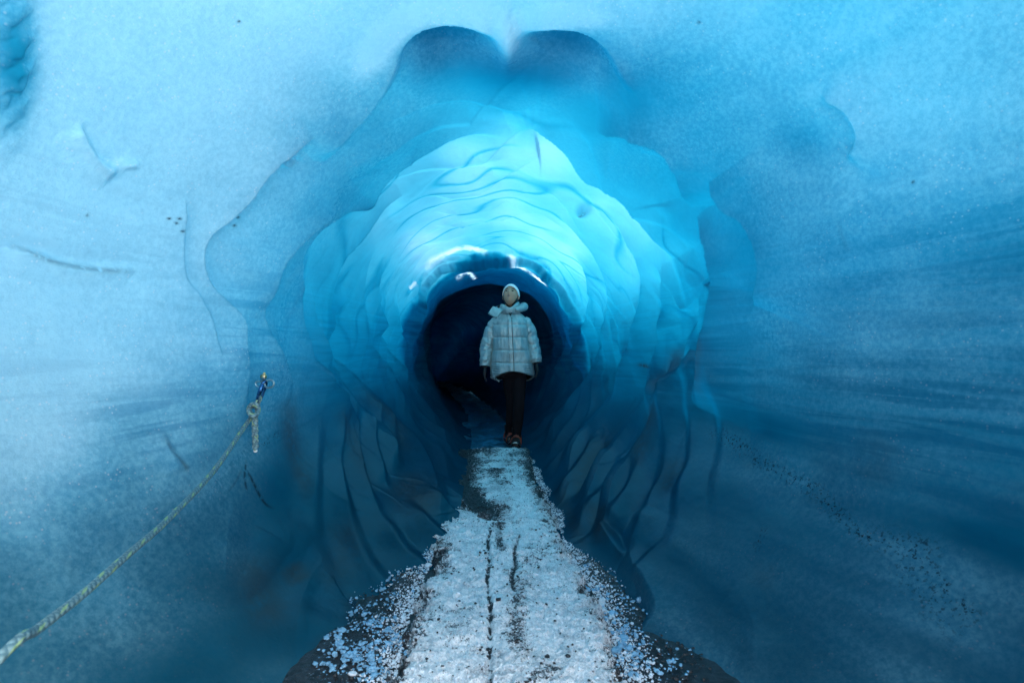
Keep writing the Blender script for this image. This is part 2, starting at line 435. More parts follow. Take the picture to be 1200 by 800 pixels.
dirt = n.math('MULTIPLY', n.at("sed"), n.ramp(n.noise(c, 18, 6, .7), .2, .55), True)
refl = n.mix(n.math('MULTIPLY', dirt, .62), refl, (.050, .042, .038))
sk = n.math('MULTIPLY', n.ramp(n.noise(c, 75, 4, .75), .535, .60), n.at("speck"), True)
vn = n.math('MULTIPLY', n.at("vein"), n.ramp(n.noise(c, 40, 2), .3, .5), True)
dark = n.math('MAXIMUM', sk, vn)
refl = n.mix(dark, refl, (.010, .014, .018))
# light that has come down through the ice: the greater the set thickness, the bluer and darker
tk = n.at("thick_dim")
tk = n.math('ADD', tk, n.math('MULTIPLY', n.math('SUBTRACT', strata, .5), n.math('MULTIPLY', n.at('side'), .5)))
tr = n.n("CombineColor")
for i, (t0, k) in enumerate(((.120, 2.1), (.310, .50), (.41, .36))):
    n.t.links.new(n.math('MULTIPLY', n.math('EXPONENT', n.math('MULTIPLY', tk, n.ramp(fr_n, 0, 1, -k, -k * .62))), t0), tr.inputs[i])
trc = n.mix(n.math('MULTIPLY', n.math('MAXIMUM', dirt, dark), .7), n.mix(n.at('rim_highlight'), tr.outputs[0], (.26, .40, .48)), (.01, .02, .03))
hgt = n.math('ADD', n.math('MULTIPLY', grain, .5), n.math('ADD', n.math('MULTIPLY', grain2, .35), n.math('MULTIPLY', n.noise(c, 16, 4), .8)))
bmp = n.n("Bump", {"Height": hgt, "Strength": n.ramp(fr_n, 0, 1, .22, .42), "Distance": .012}).outputs[0]
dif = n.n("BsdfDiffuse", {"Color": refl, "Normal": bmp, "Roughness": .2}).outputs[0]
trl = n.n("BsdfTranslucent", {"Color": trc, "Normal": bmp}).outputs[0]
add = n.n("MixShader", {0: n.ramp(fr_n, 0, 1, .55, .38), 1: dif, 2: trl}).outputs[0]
glo = n.n("BsdfGlossy", {"Color": (.9, .95, 1, 1), "Roughness": n.ramp(fr_n, 0, 1, .20, .5), "Normal": bmp}).outputs[0]
fres = n.n("Fresnel", {"IOR": 1.31, "Normal": bmp}).outputs[0]
sh = n.n("MixShader", {0: n.math('MULTIPLY', fres, n.ramp(fr_n, 0, 1, .035, .03)), 1: add, 2: glo}).outputs[0]
ice_mat = n.surf(sh)
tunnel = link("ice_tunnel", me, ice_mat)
tag(tunnel, "blue scalloped glacier ice forming the walls and roof of the tunnel", kind="structure")

# ------------------------------------------------------------------ glacier body above and around the tunnel (seen only from outside)
snow_mat = simple_mat("glacier_snow", (.80, .84, .88), .8, bump=.5, bscale=4, var=.06)
def heightfield(name, X_, Y_, Z_, mat):
    V = np.stack([X_, Y_, Z_], -1).reshape(-1, 3)
    return link(name, np_mesh(name, V, grid_faces(*X_.shape, True)), mat)
# unseen opening, added above the tunnel to let the sky light its roof
gy = np.concatenate([np.linspace(-1.55, -.6, 6)[:-1], np.linspace(-.6, 8, 140)[:-1], np.linspace(8, 26, 24)])
SKY_GAP0, SKY_GAP1 = 0.2, 7.3
def glacier_z(x_, y_):
    op = sstep(SKY_GAP0 - .35, SKY_GAP0 + .35, y_) * sstep(SKY_GAP1 + .2, SKY_GAP1 - .25, y_) * sstep(3.6, 2.2, np.abs(x_ - axis_x(y_)))
    z = 3.1 + .35 * fbm(x_ * .3, y_ * .3, x_ * 0, 4) * sstep(0, 2, np.abs(x_ - axis_x(y_))) + .6 * sstep(6.5, 14, y_)
    z = z * (1 - op) + (.95 + .15 * np.sign(x_ - axis_x(y_)) + .5 * sstep(1.4, 3, np.abs(x_ - axis_x(y_)))) * op
    return z - 3.4 * sstep(11, 14, np.abs(x_)) - 4 * sstep(23, 26, y_)
GVs, GFs, off = [], [], 0
for sgn in (-1, 1):
    dx = np.concatenate([[0], np.cumsum(np.geomspace(.05, 1.2, 30))]); dx = dx / dx[-1]
    g_ = np.ones_like(gy)
    he = 1.42 + .75 * sstep(2.3, 1.2, gy)
    HX = axis_x(gy)[:, None] + sgn * (he[:, None] + (14 - he[:, None]) * dx[None])
    HY = gy[:, None] + 0 * dx[None]
    HZ = glacier_z(HX, HY)
    # the added light gap narrows downwards between the ledge and the tunnel's flank
    low_x = axis_x(gy) + sgn * (he - .29); mid_x = axis_x(gy) + sgn * (he - .09)
    zb = .50 + 0 * gy; zm = HZ[:, 0] * .55 + zb * .45
    GVs.append(np.stack([HX, HY, HZ], -1).reshape(-1, 3))
    GFs.append(grid_faces(len(gy), len(dx), sgn < 0) + off); off += HX.size
# unseen roof strips of thick ice before and behind the added opening
for ya, yb in ((-1.55, SKY_GAP0 - .1), (SKY_GAP1 + .12, 26)):
    ry = np.linspace(ya, yb, 12 if ya < 0 else 60); rx = np.linspace(-1, 1, 12)
    A, B = np.meshgrid(ry, rx, indexing='ij')
    B = B * (1.43 + .75 * sstep(2.3, 1.2, A))
    GVs.append(np.stack([axis_x(A) + B, A, np.maximum(glacier_z(axis_x(A) + B, A), 2.95) + .01 - 4 * sstep(23, 26, A)], -1).reshape(-1, 3))
    GFs.append(grid_faces(len(ry), 12, True) + off); off += A.size
# unseen dark sheet added to hold back light behind the flanks, closing downwards
ky = np.searchsorted(d1, np.concatenate([np.linspace(-.9, 1.6, 12)[:-1], np.linspace(1.6, 9, 90)])).clip(0, len(d1) - 1)
for lo_, hi_, sgn in ((radians(-76), radians(-6), 1), (radians(256), radians(186), -1)):
    tt_ = np.linspace(lo_, hi_, 40); jt = np.searchsorted(th, tt_).clip(0, NTH - 1)
    t01 = np.linspace(0, 1, 40)[None]
    ofs = .05 + .36 * t01 ** 1.7
    rr2 = RR[np.ix_(ky, jt)]; dd_ = d1[ky][:, None]
    gx_ = axis_x(dd_) + (rr2 + ofs) * np.cos(tt_)[None]; gz_ = ZC + (rr2 + ofs) * np.sin(tt_)[None]
    gyy = Yv[ky, :][:, jt]
    ex_ = axis_x(dd_) + sgn * (1.42 + .75 * sstep(2.3, 1.2, dd_)) + 0 * dd_; ez_ = glacier_z(ex_, dd_)
    gx_ = np.concatenate([gx_, ex_ - sgn * .02], 1); gz_ = np.concatenate([gz_, ez_ + .01], 1); gyy = np.concatenate([gyy, dd_], 1)
    bo_ = 0 if sgn > 0 else len(ky) * 41
    seal_v = (seal_v if sgn < 0 else []) + [np.stack([gx_, gyy, gz_], -1).reshape(-1, 3)]; seal_f = (seal_f if sgn < 0 else []) + [grid_faces(len(ky), 41) + bo_]
bed = link("light_seal", np_mesh("light_seal", np.concatenate(seal_v), np.concatenate(seal_f)), simple_mat("seal_dark", (.07, .15, .19), .8, bump=.5, bscale=8, var=.4))
tag(bed, "unseen dark sheet added behind the flanks of the tunnel to hold back light", kind="structure")
# unseen far wall of the added opening, closing round the tunnel
k6 = np.searchsorted(d1, SKY_GAP1 + .6); a6 = th
c0 = np.stack([X[k6], Yv[k6], Z[k6]], -1) ; c1 = np.stack([axis_x(d1[k6]) + 1.9 * np.cos(a6), 0 * a6 + d1[k6], ZC + 2.6 * np.sin(a6)], -1)
c1[:, 2] = np.clip(c1[:, 2], -.15, 3.3)
cv = np.stack([c0, (c0 + c1) / 2, c1], 1).reshape(-1, 3)
GVs.append(cv); GFs.append(grid_faces(NTH, 3) + off); off += len(cv)
gl = link("glacier", np_mesh("glacier", np.concatenate(GVs), np.concatenate(GFs)), snow_mat)
tag(gl, "unseen snow covered glacier over the ice tunnel, with an opening shaped for the light", kind="structure")
# front of the glacier round the tunnel mouth
rim = np.stack([X[0], Yv[0], Z[0]], -1)
kk = np.linspace(0, 1, 12)[None, :, None]
out = np.stack([14 * np.cos(th), 0 * th - 1.6, np.clip(ZC + 14 * np.sin(th), -.3, 3.1)], -1)
fr_v = rim[:, None, :] * (1 - kk ** 1.3) + out[:, None, :] * kk ** 1.3
gf = link("glacier_front", np_mesh("glacier_front", fr_v.reshape(-1, 3), grid_faces(NTH, 12, False)), ice_mat)
tag(gf, "pale front of the glacier round the tunnel mouth behind the camera", kind="structure")
# outer ground reaching the horizon
ox = np.concatenate([-np.geomspace(300, 1.6, 24), np.linspace(-1.5, 1.5, 5), np.geomspace(1.6, 300, 24)])
oy = np.concatenate([-np.geomspace(300, 3, 20), np.linspace(-2.8, 19, 12), np.geomspace(20, 300, 16)])
OX, OY = np.meshgrid(ox, oy, indexing='ij')
OZ = -.12 + .0 * OX + .5 * fbm(OX * .05, OY * .05, OX * 0, 3) * sstep(10, 40, np.hypot(OX, OY))
og = heightfield("snow_field", OX, OY, OZ, snow_mat)
tag(og, "open snow field outside the tunnel mouth", kind="structure")

# ------------------------------------------------------------------ tunnel floor
fx = np.linspace(-1.35, 1.35, 260)
fy = np.concatenate([np.linspace(-2.6, 1.0, 30)[:-1], np.exp(np.linspace(0, np.log(19), 420))])
FX, FY = np.meshgrid(fx, fy, indexing='ij')
FXX = FX + axis_x(FY)
step = sstep(5.5, 5.8, FY)
FZ = -.015 + .018 * fbm(FXX * 3, FY * 3, FX * 0, 5) * (1 + 1.5 * step) + .012 * step * fbm(FXX * 8, FY * 5, FX * 0 + 4, 3)
FZ += .05 * sstep(.35, 1.2, np.abs(FX - .0)) 
V = np.stack([FXX, FY, FZ], -1).reshape(-1, 3)
me = np_mesh("ground", V, grid_faces(*FX.shape, True))
attr(me, "ice", step + .0 * FX)
n = NT("tunnel_floor")
c = n.coord()
g = n.noise(c, 45, 6, .75)
gcol = n.mix(n.ramp(g, .35, .7), (.010, .011, .013), (.045, .050, .058))
fl = n.n("TexVoronoi", {"Vector": c, "Scale": 85.0}).outputs["Distance"]
gcol = n.mix(n.math('MULTIPLY', n.ramp(fl, .22, .1), n.ramp(n.noise(c, 14, 4), .5, .62, 0, .5)), gcol, (.35, .45, .52))
icol = n.mix(n.ramp(n.noise(n.coord((1, 2.6, 1)), 5, 6, .7, .6), .38, .66), (.006, .06, .095), (.03, .23, .36))
rc = n.mix(n.at("ice"), gcol, icol)
bm_ = n.n("Bump", {"Height": g, "Strength": .6, "Distance": .012}).outputs[0]
floor_mat = n.surf(n.n("BsdfPrincipled", {"Base Color": rc, "Roughness": .38, "Normal": bm_}).outputs[0])
ground = link("ground", me, floor_mat)
tag(ground, "wet black gravel and bare ice on the tunnel floor", kind="structure")

# ------------------------------------------------------------------ crushed-ice path
def interp(y, tab): return np.interp(y, [t[0] for t in tab], [t[1] for t in tab])
def px_floor(u, v):
    d = F * CAMZ / (v - HOR); return (u - 600) / F * d, d
LEFT = [px_floor(*p)[::-1] for p in [(535,529),(524,560),(524,585),(508,620),(505,650),(487,690),(470,740),(456,799),(430,900),(380,1100)]]
RIGHT = [px_floor(*p)[::-1] for p in [(622,529),(630,560),(645,595),(662,625),(672,655),(698,690),(720,740),(742,799),(790,900),(880,1100)]]
LEFT.sort(); RIGHT.sort()
py = np.concatenate([np.linspace(.3, 1.0, 30)[:-1], np.exp(np.linspace(0, np.log(5.66), 640))])
pu = np.linspace(-.22, 1.22, 380)
PU, PY = np.meshgrid(pu, py, indexing='ij')
L = interp(PY, LEFT); Rr = interp(PY, RIGHT)
PXX = L + (Rr - L) * PU
nz = fbm(PXX * 4, PY * 4, PU * 0 + 2, 5, .6)
nz2 = fbm(PXX * 22, PY * 22, PU * 0 + 8, 4, .65)
nz3 = noise3(PXX * 95, PY * 95, PU * 0) 
edge = np.minimum(PU, 1 - PU) * (Rr - L) + .05 * nz + .03 * nz2
endc = (5.60 + .05 * nz + .10 * (PXX) - PY)
body = sstep(-.03, .07, edge) * sstep(0, .05, endc)
pu_, pv_ = to_px(PXX, PY, 0 * PXX)
dirtm = np.zeros_like(PXX)
def pstroke(pts, w, a, deep=0.0):
    P = np.array(spline(pts, 5)); best = np.full(PXX.shape, 1e9)
    Q = np.array([px_floor(*p) for p in P])
    for k in range(len(Q) - 1):
        e = Q[k + 1] - Q[k]; l2 = (e ** 2).sum()
        t = np.clip(((PXX - Q[k, 0]) * e[0] + (PY - Q[k, 1]) * e[1]) / l2, 0, 1)
        best = np.minimum(best, np.hypot(PXX - Q[k, 0] - t * e[0], PY - Q[k, 1] - t * e[1]))
    return a * np.exp(-(best / w) ** 2)
band = pstroke([(545,530),(542,545),(543,565),(548,582),(560,595),(578,606)], .105, 1.0)
slot = pstroke([(568,607),(578,611),(594,610)], .030, 1.3)
cr1 = (.75 + .5 * nz2) * pstroke([(578,616),(572,640),(574,665),(571,690),(575,720),(574,760),(574,800),(576,850)], .009, 1.1)
cr2 = pstroke([(609,632),(603,650),(604,668),(600,685),(603,700)], .012, .7)
cr3 = pstroke([(612,690),(600,730),(612,770),(640,790),(610,820)], .06, .36)
cr4 = pstroke([(585,620),(586,650)], .03, .7)
dirtm = np.maximum.reduce([band, slot, cr1 * (.6 + .8 * nz2 + .4), cr2, cr3, cr4])
hh = body * (.034 + .014 * nz + .010 * nz2 + .0035 * nz3) - .035 * (1 - body)
hh -= np.minimum(1, band) * .016 + np.minimum(slot, 1) * .055 + np.minimum(1, cr1) * .018 + np.minimum(1, cr2) * .015
V = np.stack([PXX, PY, hh], -1).reshape(-1, 3)
me = np_mesh("path", V, grid_faces(*PXX.shape, True))
attr(me, "dirt", dirtm + .42 * sstep(3.1, 4.6, PY) + .35 * nz * sstep(2.6, 3.4, PY) + .30 * fbm(PXX * 5, PY * 2.2, PU * 0 + 30, 4))
attr(me, "edge", sstep(.16, .0, edge))
n = NT("crushed_ice")
c = n.coord()
g1 = n.noise(c, 130, 5, .8); g2 = n.noise(c, 22, 6, .75); g3 = n.noise(c, 5, 4, .6)
white = n.mix(n.ramp(n.math('ADD', n.math('MULTIPLY', g1, .45), n.math('ADD', n.math('MULTIPLY', g2, .35), n.math('MULTIPLY', g3, .30))), .38, .58), (.13, .15, .18), (.96, .95, .94))
thr = n.math('ADD', n.math('MULTIPLY', n.at("dirt"), .50), n.math('MULTIPLY', n.at("edge"), .34))
mask = n.math('ADD', n.math('ADD', n.math('MULTIPLY', g2, .55), n.math('MULTIPLY', g1, .55)), n.math('MULTIPLY', g3, .35))
mask = n.math('ADD', n.math('MULTIPLY', n.math('SUBTRACT', mask, .725), 2.1), n.math('ADD', thr, .725))
dm = n.ramp(mask, .86, 1.06)
pc = n.mix(dm, white, (.022, .022, .026))
bm_ = n.n("Bump", {"Height": n.math('ADD', g1, n.math('MULTIPLY', g2, 1.5)), "Strength": .8, "Distance": .012}).outputs[0]
path_mat = n.surf(n.n("BsdfPrincipled", {"Base Color": pc, "Roughness": .45, "Normal": bm_}).outputs[0])
path = link("path", me, path_mat)
tag(path, "trodden white path of crushed ice running up the middle of the tunnel", kind="structure")

# loose crumbs of ice --------------------------------------------------
ico = bmesh.new(); bmesh.ops.create_icosphere(ico, subdivisions=1, radius=1.0)
IV = np.array([v.co[:] for v in ico.verts]); IF = np.array([[v.index for v in f.verts] for f in ico.faces]); ico.free()
def crumbs(name, pts, sizes, mat, seedv, flat=.7, sink=.3):
    r = np.random.default_rng(seedv); N = len(pts)
    ax = r.normal(size=(N, 3)); ax /= np.linalg.norm(ax, axis=1)[:, None]; an = r.uniform(0, 2 * pi, N)
    K = np.zeros((N, 3, 3)); K[:, 0, 1] = -ax[:, 2]; K[:, 0, 2] = ax[:, 1]; K[:, 1, 0] = ax[:, 2]; K[:, 1, 2] = -ax[:, 0]; K[:, 2, 0] = -ax[:, 1]; K[:, 2, 1] = ax[:, 0]
    Rm = np.eye(3)[None] + np.sin(an)[:, None, None] * K + (1 - np.cos(an))[:, None, None] * (K @ K)
    sc = r.uniform(.55, 1.25, (N, 1, 3)); jit = r.uniform(.72, 1.2, (N, len(IV), 1))
    Vt = IV[None] * sc * jit * np.asarray(sizes)[:, None, None]
    Vt = np.einsum('nij,nvj->nvi', Rm, Vt)
    Vt[..., 2] *= flat
    Vt += np.asarray(pts)[:, None, :]
    Fc = (IF[None] + (np.arange(N) * len(IV))[:, None, None]).reshape(-1, 3)
    me = np_mesh(name, Vt.reshape(-1, 3), Fc, smooth=False)
    return link(name, me, mat)
crumb_mat = simple_mat("ice_crumb", (.19, .36, .49), .22, var=.5, bscale=30, **{"IOR": 1.31})
grit_mat = simple_mat("black_grit", (.018, .017, .018), .5, var=.5, bscale=40)
r = np.random.default_rng(5)
def path_h(x, y):
    i = np.clip(np.searchsorted(py, y), 0, len(py) - 1)
    l = interp(y, LEFT); rr_ = interp(y, RIGHT)
    j = np.clip(((x - l) / (rr_ - l) + .22) / 1.44 * (len(pu) - 1), 0, len(pu) - 1).astype(int)
    return hh[j, i], dirtm[j, i]
# on the path
N = 17000
y = np.exp(r.uniform(np.log(1.3), np.log(5.55), N)); l = interp(y, LEFT); rr_ = interp(y, RIGHT)
x = l + (rr_ - l) * r.uniform(-.04, 1.04, N)
h, dmk = path_h(x, y)
keep = (h > 0) & (dmk < .5 + .4 * r.random(N))
x, y, h = x[keep], y[keep], h[keep]
sz = np.exp(r.normal(np.log(.0026), .45, len(x)))
o = crumbs("ice_crumbs", np.stack([x, y, h], 1), sz, simple_mat("white_ice_crumb", (.60, .63, .66), .5, var=.35, bscale=30), 1)
tag(o, "loose white ice crumbs lying over the crushed ice path", kind="stuff")
N = 12000
y = np.exp(r.uniform(np.log(1.3), np.log(5.5), N)); l = interp(y, LEFT); rr_ = interp(y, RIGHT)
sd_ = r.random(N) < .5; dst = np.abs(r.normal(0, .055, N)) - .02
x = np.where(sd_, l - dst, rr_ + dst)
o = crumbs("ice_grit", np.stack([x, y, .004 + 0 * x], 1), np.exp(r.normal(np.log(.0026), .5, N)), bpy.data.materials["white_ice_crumb"], 9)
tag(o, "fine white ice grit thinning out along both edges of the path", kind="stuff")
# scattered beside the path on the gravel
xs, ys, ss = [], [], []
for (u0, v0, su, sv, k, s0) in [(438, 735, 22, 34, 1500, .0036), (455, 650, 22, 22, 1500, .0034), (425, 770, 26, 20, 900, .0036), (470, 640, 22, 12, 800, .0032),
                                (725, 720, 16, 30, 900, .0032), (745, 770, 26, 22, 900, .0032), (690, 660, 10, 22, 300, .0032), (410, 700, 24, 40, 300, .0035), (535, 545, 6, 18, 300, .004)]:
    k = int(k * .62); u = r.normal(u0, su, k); v = np.clip(r.normal(v0, sv, k), 525, 830)
    a, b = px_floor(u, v); xs.append(a); ys.append(b); ss.append(np.exp(r.normal(np.log(s0), .62, k)))
x = np.concatenate(xs); y = np.concatenate(ys); sz = np.concatenate(ss)
clump = noise3(x * 11, y * 11, 0 * x) + .25 * r.normal(size=len(x)) > -.05
x, y, sz = x[clump], y[clump], sz[clump]
o = crumbs("crushed_ice", np.stack([x, y, .006 + 0 * x + sz * .05], 1), np.minimum(sz, .017), crumb_mat, 2)
tag(o, "clear and white ice fragments strewn over the black gravel beside the path", kind="stuff")
N = 9000
y = np.exp(r.uniform(np.log(1.3), np.log(5.5), N)); l = interp(y, LEFT); rr_ = interp(y, RIGHT)
x = np.where(r.random(N) < .75, l + (rr_ - l) * (r.uniform(-.35, 1.35, N)), l + (rr_ - l) * r.uniform(0, 1, N))
h, dmk = path_h(x, y)
onp = (x > l - .02) & (x < rr_ + .02)
keep = (~onp) | (dmk > .35) | (r.random(N) < .10)
x, y, h = x[keep], y[keep], h[keep]
o = crumbs("gravel", np.stack([x, y, np.maximum(h, -.004) + .002], 1), np.exp(r.normal(np.log(.004), .4, len(x))), grit_mat, 3)
tag(o, "black grit and small stones scattered along the path edges", kind="stuff")
#PERSON
# ================================================================== small mesh tools
class MB:
    def __init__(s): s.v = []; s.f = []
    def add(s, V, Fc):
        o = len(s.v); s.v.extend([tuple(map(float, p)) for p in V]); s.f.extend([tuple(int(i) + o for i in f) for f in Fc]); return s
    def loft(s, rings, cap=True, closed=True):
        n_ = len(rings[0]); V = [p for r_ in rings for p in r_]; Fc = []
        for i in range(len(rings) - 1):
            for j in range(n_ if closed else n_ - 1):
                a, b = i * n_ + j, i * n_ + (j + 1) % n_
                Fc.append((a, b, b + n_, a + n_))
        if cap:
            Fc.append(tuple(range(n_))[::-1]); Fc.append(tuple(range((len(rings) - 1) * n_, len(rings) * n_)))
        return s.add(V, Fc)
    def tube(s, pts, rad, n_=10, cap=True, flat=1.0, closed=False, up=Vector((0, -1, 0))):
        P = [Vector(p) for p in pts]; m = len(P)
        if not hasattr(rad, '__len__'): rad = [rad] * m
        rings = []; prev = None
        for i in range(m):
            if closed: t = P[(i + 1) % m] - P[(i - 1) % m]
            else: t = P[min(i + 1, m - 1)] - P[max(i - 1, 0)]
            t.normalize()
            if prev is None:
                a = up - t * up.dot(t)
                if a.length < .1: a = Vector((1, 0, 0)) - t * t.x
            else: a = prev - t * prev.dot(t)
            a.normalize(); prev = a; b = t.cross(a)
            rings.append([P[i] + (a * cos(k * 2 * pi / n_) * flat + b * sin(k * 2 * pi / n_)) * rad[i] for k in range(n_)])
        if closed:
            rings.append(rings[0]); return s.loft(rings, False)
        return s.loft(rings, cap)
    def box(s, c, h, rot=None):
        V = [Vector((x * h[0], y * h[1], z * h[2])) for x in (-1, 1) for y in (-1, 1) for z in (-1, 1)]
        if rot is not None: V = [rot @ v for v in V]
        V = [v + Vector(c) for v in V]
        return s.add(V, [(0, 1, 3, 2), (4, 6, 7, 5), (0, 4, 5, 1), (2, 3, 7, 6), (0, 2, 6, 4), (1, 5, 7, 3)])
    def ball(s, c, r_, n_=12, rot=None):
        r_ = r_ if hasattr(r_, '__len__') else (r_,) * 3
        rings = []
        for i in range(n_ + 1):
            p = -pi / 2 + pi * i / n_; cp = max(cos(p), 1e-3)
            rg = [Vector((cp * cos(a * pi / n_) * r_[0], cp * sin(a * pi / n_) * r_[1], sin(p) * r_[2])) for a in range(2 * n_)]
            if rot is not None: rg = [rot @ q for q in rg]
            rings.append([q + Vector(c) for q in rg])
        return s.loft(rings, True)
    def build(s, name, mat, parent=None, smooth=True, bevel=0, subsurf=0, remesh=0, sm_it=4, solid=0):
        me = bpy.data.meshes.new(name); me.from_pydata(s.v, [], s.f); me.update()
        bm = bmesh.new(); bm.from_mesh(me); bmesh.ops.recalc_face_normals(bm, faces=bm.faces); bm.to_mesh(me); bm.free()
        if remesh or bevel or subsurf or solid:
            o = bpy.data.objects.new("tmp", me); COL.objects.link(o)
            if remesh:
                m = o.modifiers.new("r", 'REMESH'); m.mode = 'VOXEL'; m.voxel_size = remesh
                if sm_it: m = o.modifiers.new("s", 'SMOOTH'); m.iterations = sm_it; m.factor = .5
            if solid: m = o.modifiers.new("so", 'SOLIDIFY'); m.thickness = solid; m.offset = 0
            if bevel: m = o.modifiers.new("b", 'BEVEL'); m.width = bevel; m.segments = 2; m.limit_method = 'ANGLE'
            if subsurf: m = o.modifiers.new("ss", 'SUBSURF'); m.levels = subsurf; m.render_levels = subsurf
            dg = bpy.context.evaluated_depsgraph_get()
            me2 = bpy.data.meshes.new_from_object(o.evaluated_get(dg)); bpy.data.objects.remove(o); bpy.data.meshes.remove(me); me = me2; me.name = name
        me.polygons.foreach_set("use_smooth", [smooth] * len(me.polygons))
        return link(name, me, mat, parent)
def empty(name, loc):
    o = bpy.data.objects.new(name, None); COL.objects.link(o); o.location = loc; o.empty_display_size = .1; return o
def catmull(pts, n_=6):
    P = [Vector(p) for p in pts]; P = [P[0] * 2 - P[1]] + P + [P[-1] * 2 - P[-2]]; out = []
    for i in range(1, len(P) - 2):
        for k in range(n_):
            t = k / n_; a, b, c, d = P[i - 1], P[i], P[i + 1], P[i + 2]
            out.append(.5 * ((2 * b) + (c - a) * t + (2 * a - 5 * b + 4 * c - d) * t * t + (3 * b - a - 3 * c + d) * t ** 3))
    out.append(P[-2]); return out
def lerp_tab(z, tab): return float(np.interp(z, [t[0] for t in tab], [t[1] for t in tab]))

# ================================================================== person
skin = simple_mat("skin", (.46, .23, .14), .5, var=.06, bscale=20)
lipm = simple_mat("lip", (.30, .10, .09), .4, var=.05)
eyem = simple_mat("eye", (.03, .02, .018), .15, var=.05)
hairm = simple_mat("hair", (.012, .009, .008), .45, var=.4, bscale=90, bump=.5)
knit = simple_mat("white_knit", (.78, .80, .80), .85, bump=.7, bscale=160, var=.06)
trouser_m = simple_mat("trousers_cloth", (.008, .006, .008), .9, bump=.3, bscale=50, var=.3, **{"Specular IOR Level": .15})
glove_m = simple_mat("glove_cloth", (.014, .011, .013), .7, bump=.3, bscale=80, var=.3)
boot_m = simple_mat("boot_leather", (.020, .014, .013), .45, bump=.3, bscale=70, var=.3)
lace_m = simple_mat("red_lace", (.30, .035, .02), .6)
steel = simple_mat("steel", (.58, .56, .53), .3, 1.0, var=.1)
orange = simple_mat("orange_plastic", (.22, .045, .02), .4)
zipm = simple_mat("dark_zip", (.02, .03, .035), .35, .3)
lining = simple_mat("dark_lining", (.012, .012, .016), .8)
n = NT("silver_foil_cloth")
c = n.coord()
w1 = n.noise(n.coord((1, 1, .45)), 26, 5, .62, .6); w2 = n.noise(c, 75, 4, .6, .4)
colr = n.mix(n.ramp(w1, .3, .7), (.24, .33, .335), (.36, .43, .43))
b1 = n.n("Bump", {"Height": n.math('ADD', w1, n.math('MULTIPLY', w2, .35)), "Strength": .25, "Distance": .015}).outputs[0]
foil = n.surf(n.n("BsdfPrincipled", {"Base Color": colr, "Metallic": .42, "Roughness": .52, "Normal": b1}).outputs[0])

per = empty("person", (0.0, 5.80, 0.0))
tag(per, "person in a silver quilted jacket and white headband looking up at the ice roof", "person")
HC = Vector((-.012, -.005, 1.592)); NK = Vector((-.02, .02, 1.50))
HR = Matrix.Rotation(radians(-12), 3, 'Z') @ Matrix.Rotation(radians(-31), 3, 'X')
HS = 1.02
def head_pt(dx, dy, dz, k=1.0):
    """direction -> point on the head, face towards -y"""
    x, y, z = dx * .076, dy * .094, dz * .116
    if dz < 0:
        x *= 1 - .30 * min(1, -dz) ** 1.3; y *= 1 - .10 * (-dz) if dy < 0 else 1 - .28 * (-dz)
    if dy < 0:
        def g(cx, cz, sx, sz): return math.exp(-((x - cx) / sx) ** 2 - ((z - cz) / sz) ** 2)
        o = .024 * g(0, -.022, .011, .017) + .012 * g(0, .0, .008, .02)           # nose
        o += .006 * g(0, .028, .05, .010) - .011 * (g(.030, .008, .014, .012) + g(-.030, .008, .014, .012))
        o += .006 * g(0, -.056, .017, .006) + .006 * g(0, -.068, .014, .005) - .004 * g(0, -.061, .02, .003)
        o += .009 * g(0, -.092, .02, .015) + .006 * (g(.042, -.025, .016, .018) + g(-.042, -.025, .016, .018))
        y -= o
    return Vector((x * k, y * k, z * k)) * HS
def HP(v): return HR @ v + HC
def head_rings(k=1.0, cond=None, n1=44, n2=64):
    rings = []
    for i in range(n1 + 1):
        p = -pi / 2 + pi * i / n1; cp = max(cos(p), 1e-3)
        rings.append([HP(head_pt(cp * cos(a * 2 * pi / n2), cp * sin(a * 2 * pi / n2), sin(p), k)) for a in range(n2)])
    return rings
body = MB(); body.loft(head_rings())
for sx in (-1, 1):      # ears
    body.ball(HP(Vector((sx * .079, .012, -.008)) * HS), (.012, .020, .032), 8, HR)
body.tube([HP(Vector((0, .02, -.045))), NK + Vector((0, .01, .0)), (-.022, .035, 1.38)], [.052, .052, .062], 20)
sh = [((-.02, .03, 1.40), .09, .07), ((-.02, .035, 1.35), .155, .09), ((-.015, .03, 1.22), .155, .105), ((-.01, .03, 1.05), .130, .095), ((0, .03, .93), .155, .105), ((.01, .03, .83), .15, .105)]
body.loft([[Vector(c_) + Vector((rx * cos(a * 2 * pi / 28), ry * sin(a * 2 * pi / 28), 0)) for a in range(28)] for c_, rx, ry in sh])
ARM = {-1: [(-.165, .03, 1.345), (-.215, .035, 1.22), (-.262, .03, 1.08), (-.278, .0, .96), (-.285, -.02, .85)],
        1: [(.125, .03, 1.355), (.170, .035, 1.24), (.215, .03, 1.10), (.240, .0, .98), (.258, -.02, .885)]}
LEG = {-1: [(-.03, .03, .88), (-.02, .05, .66), (-.002, .07, .47), (-.012, .13, .27), (-.022, .17, .11)],
        1: [(.075, .03, .88), (.070, .0, .66), (.070, -.03, .47), (.060, -.01, .27), (.045, .0, .09)]}
for sd in (-1, 1):
    body.tube(catmull(ARM[sd], 4), list(np.interp(np.linspace(0, 4, 17), [0, 1, 2, 3, 4], [.050, .045, .038, .034, .026])), 16)
    body.tube(catmull(LEG[sd], 4), list(np.interp(np.linspace(0, 4, 17), [0, 1, 2, 3, 4], [.082, .070, .050, .052, .036])), 18)
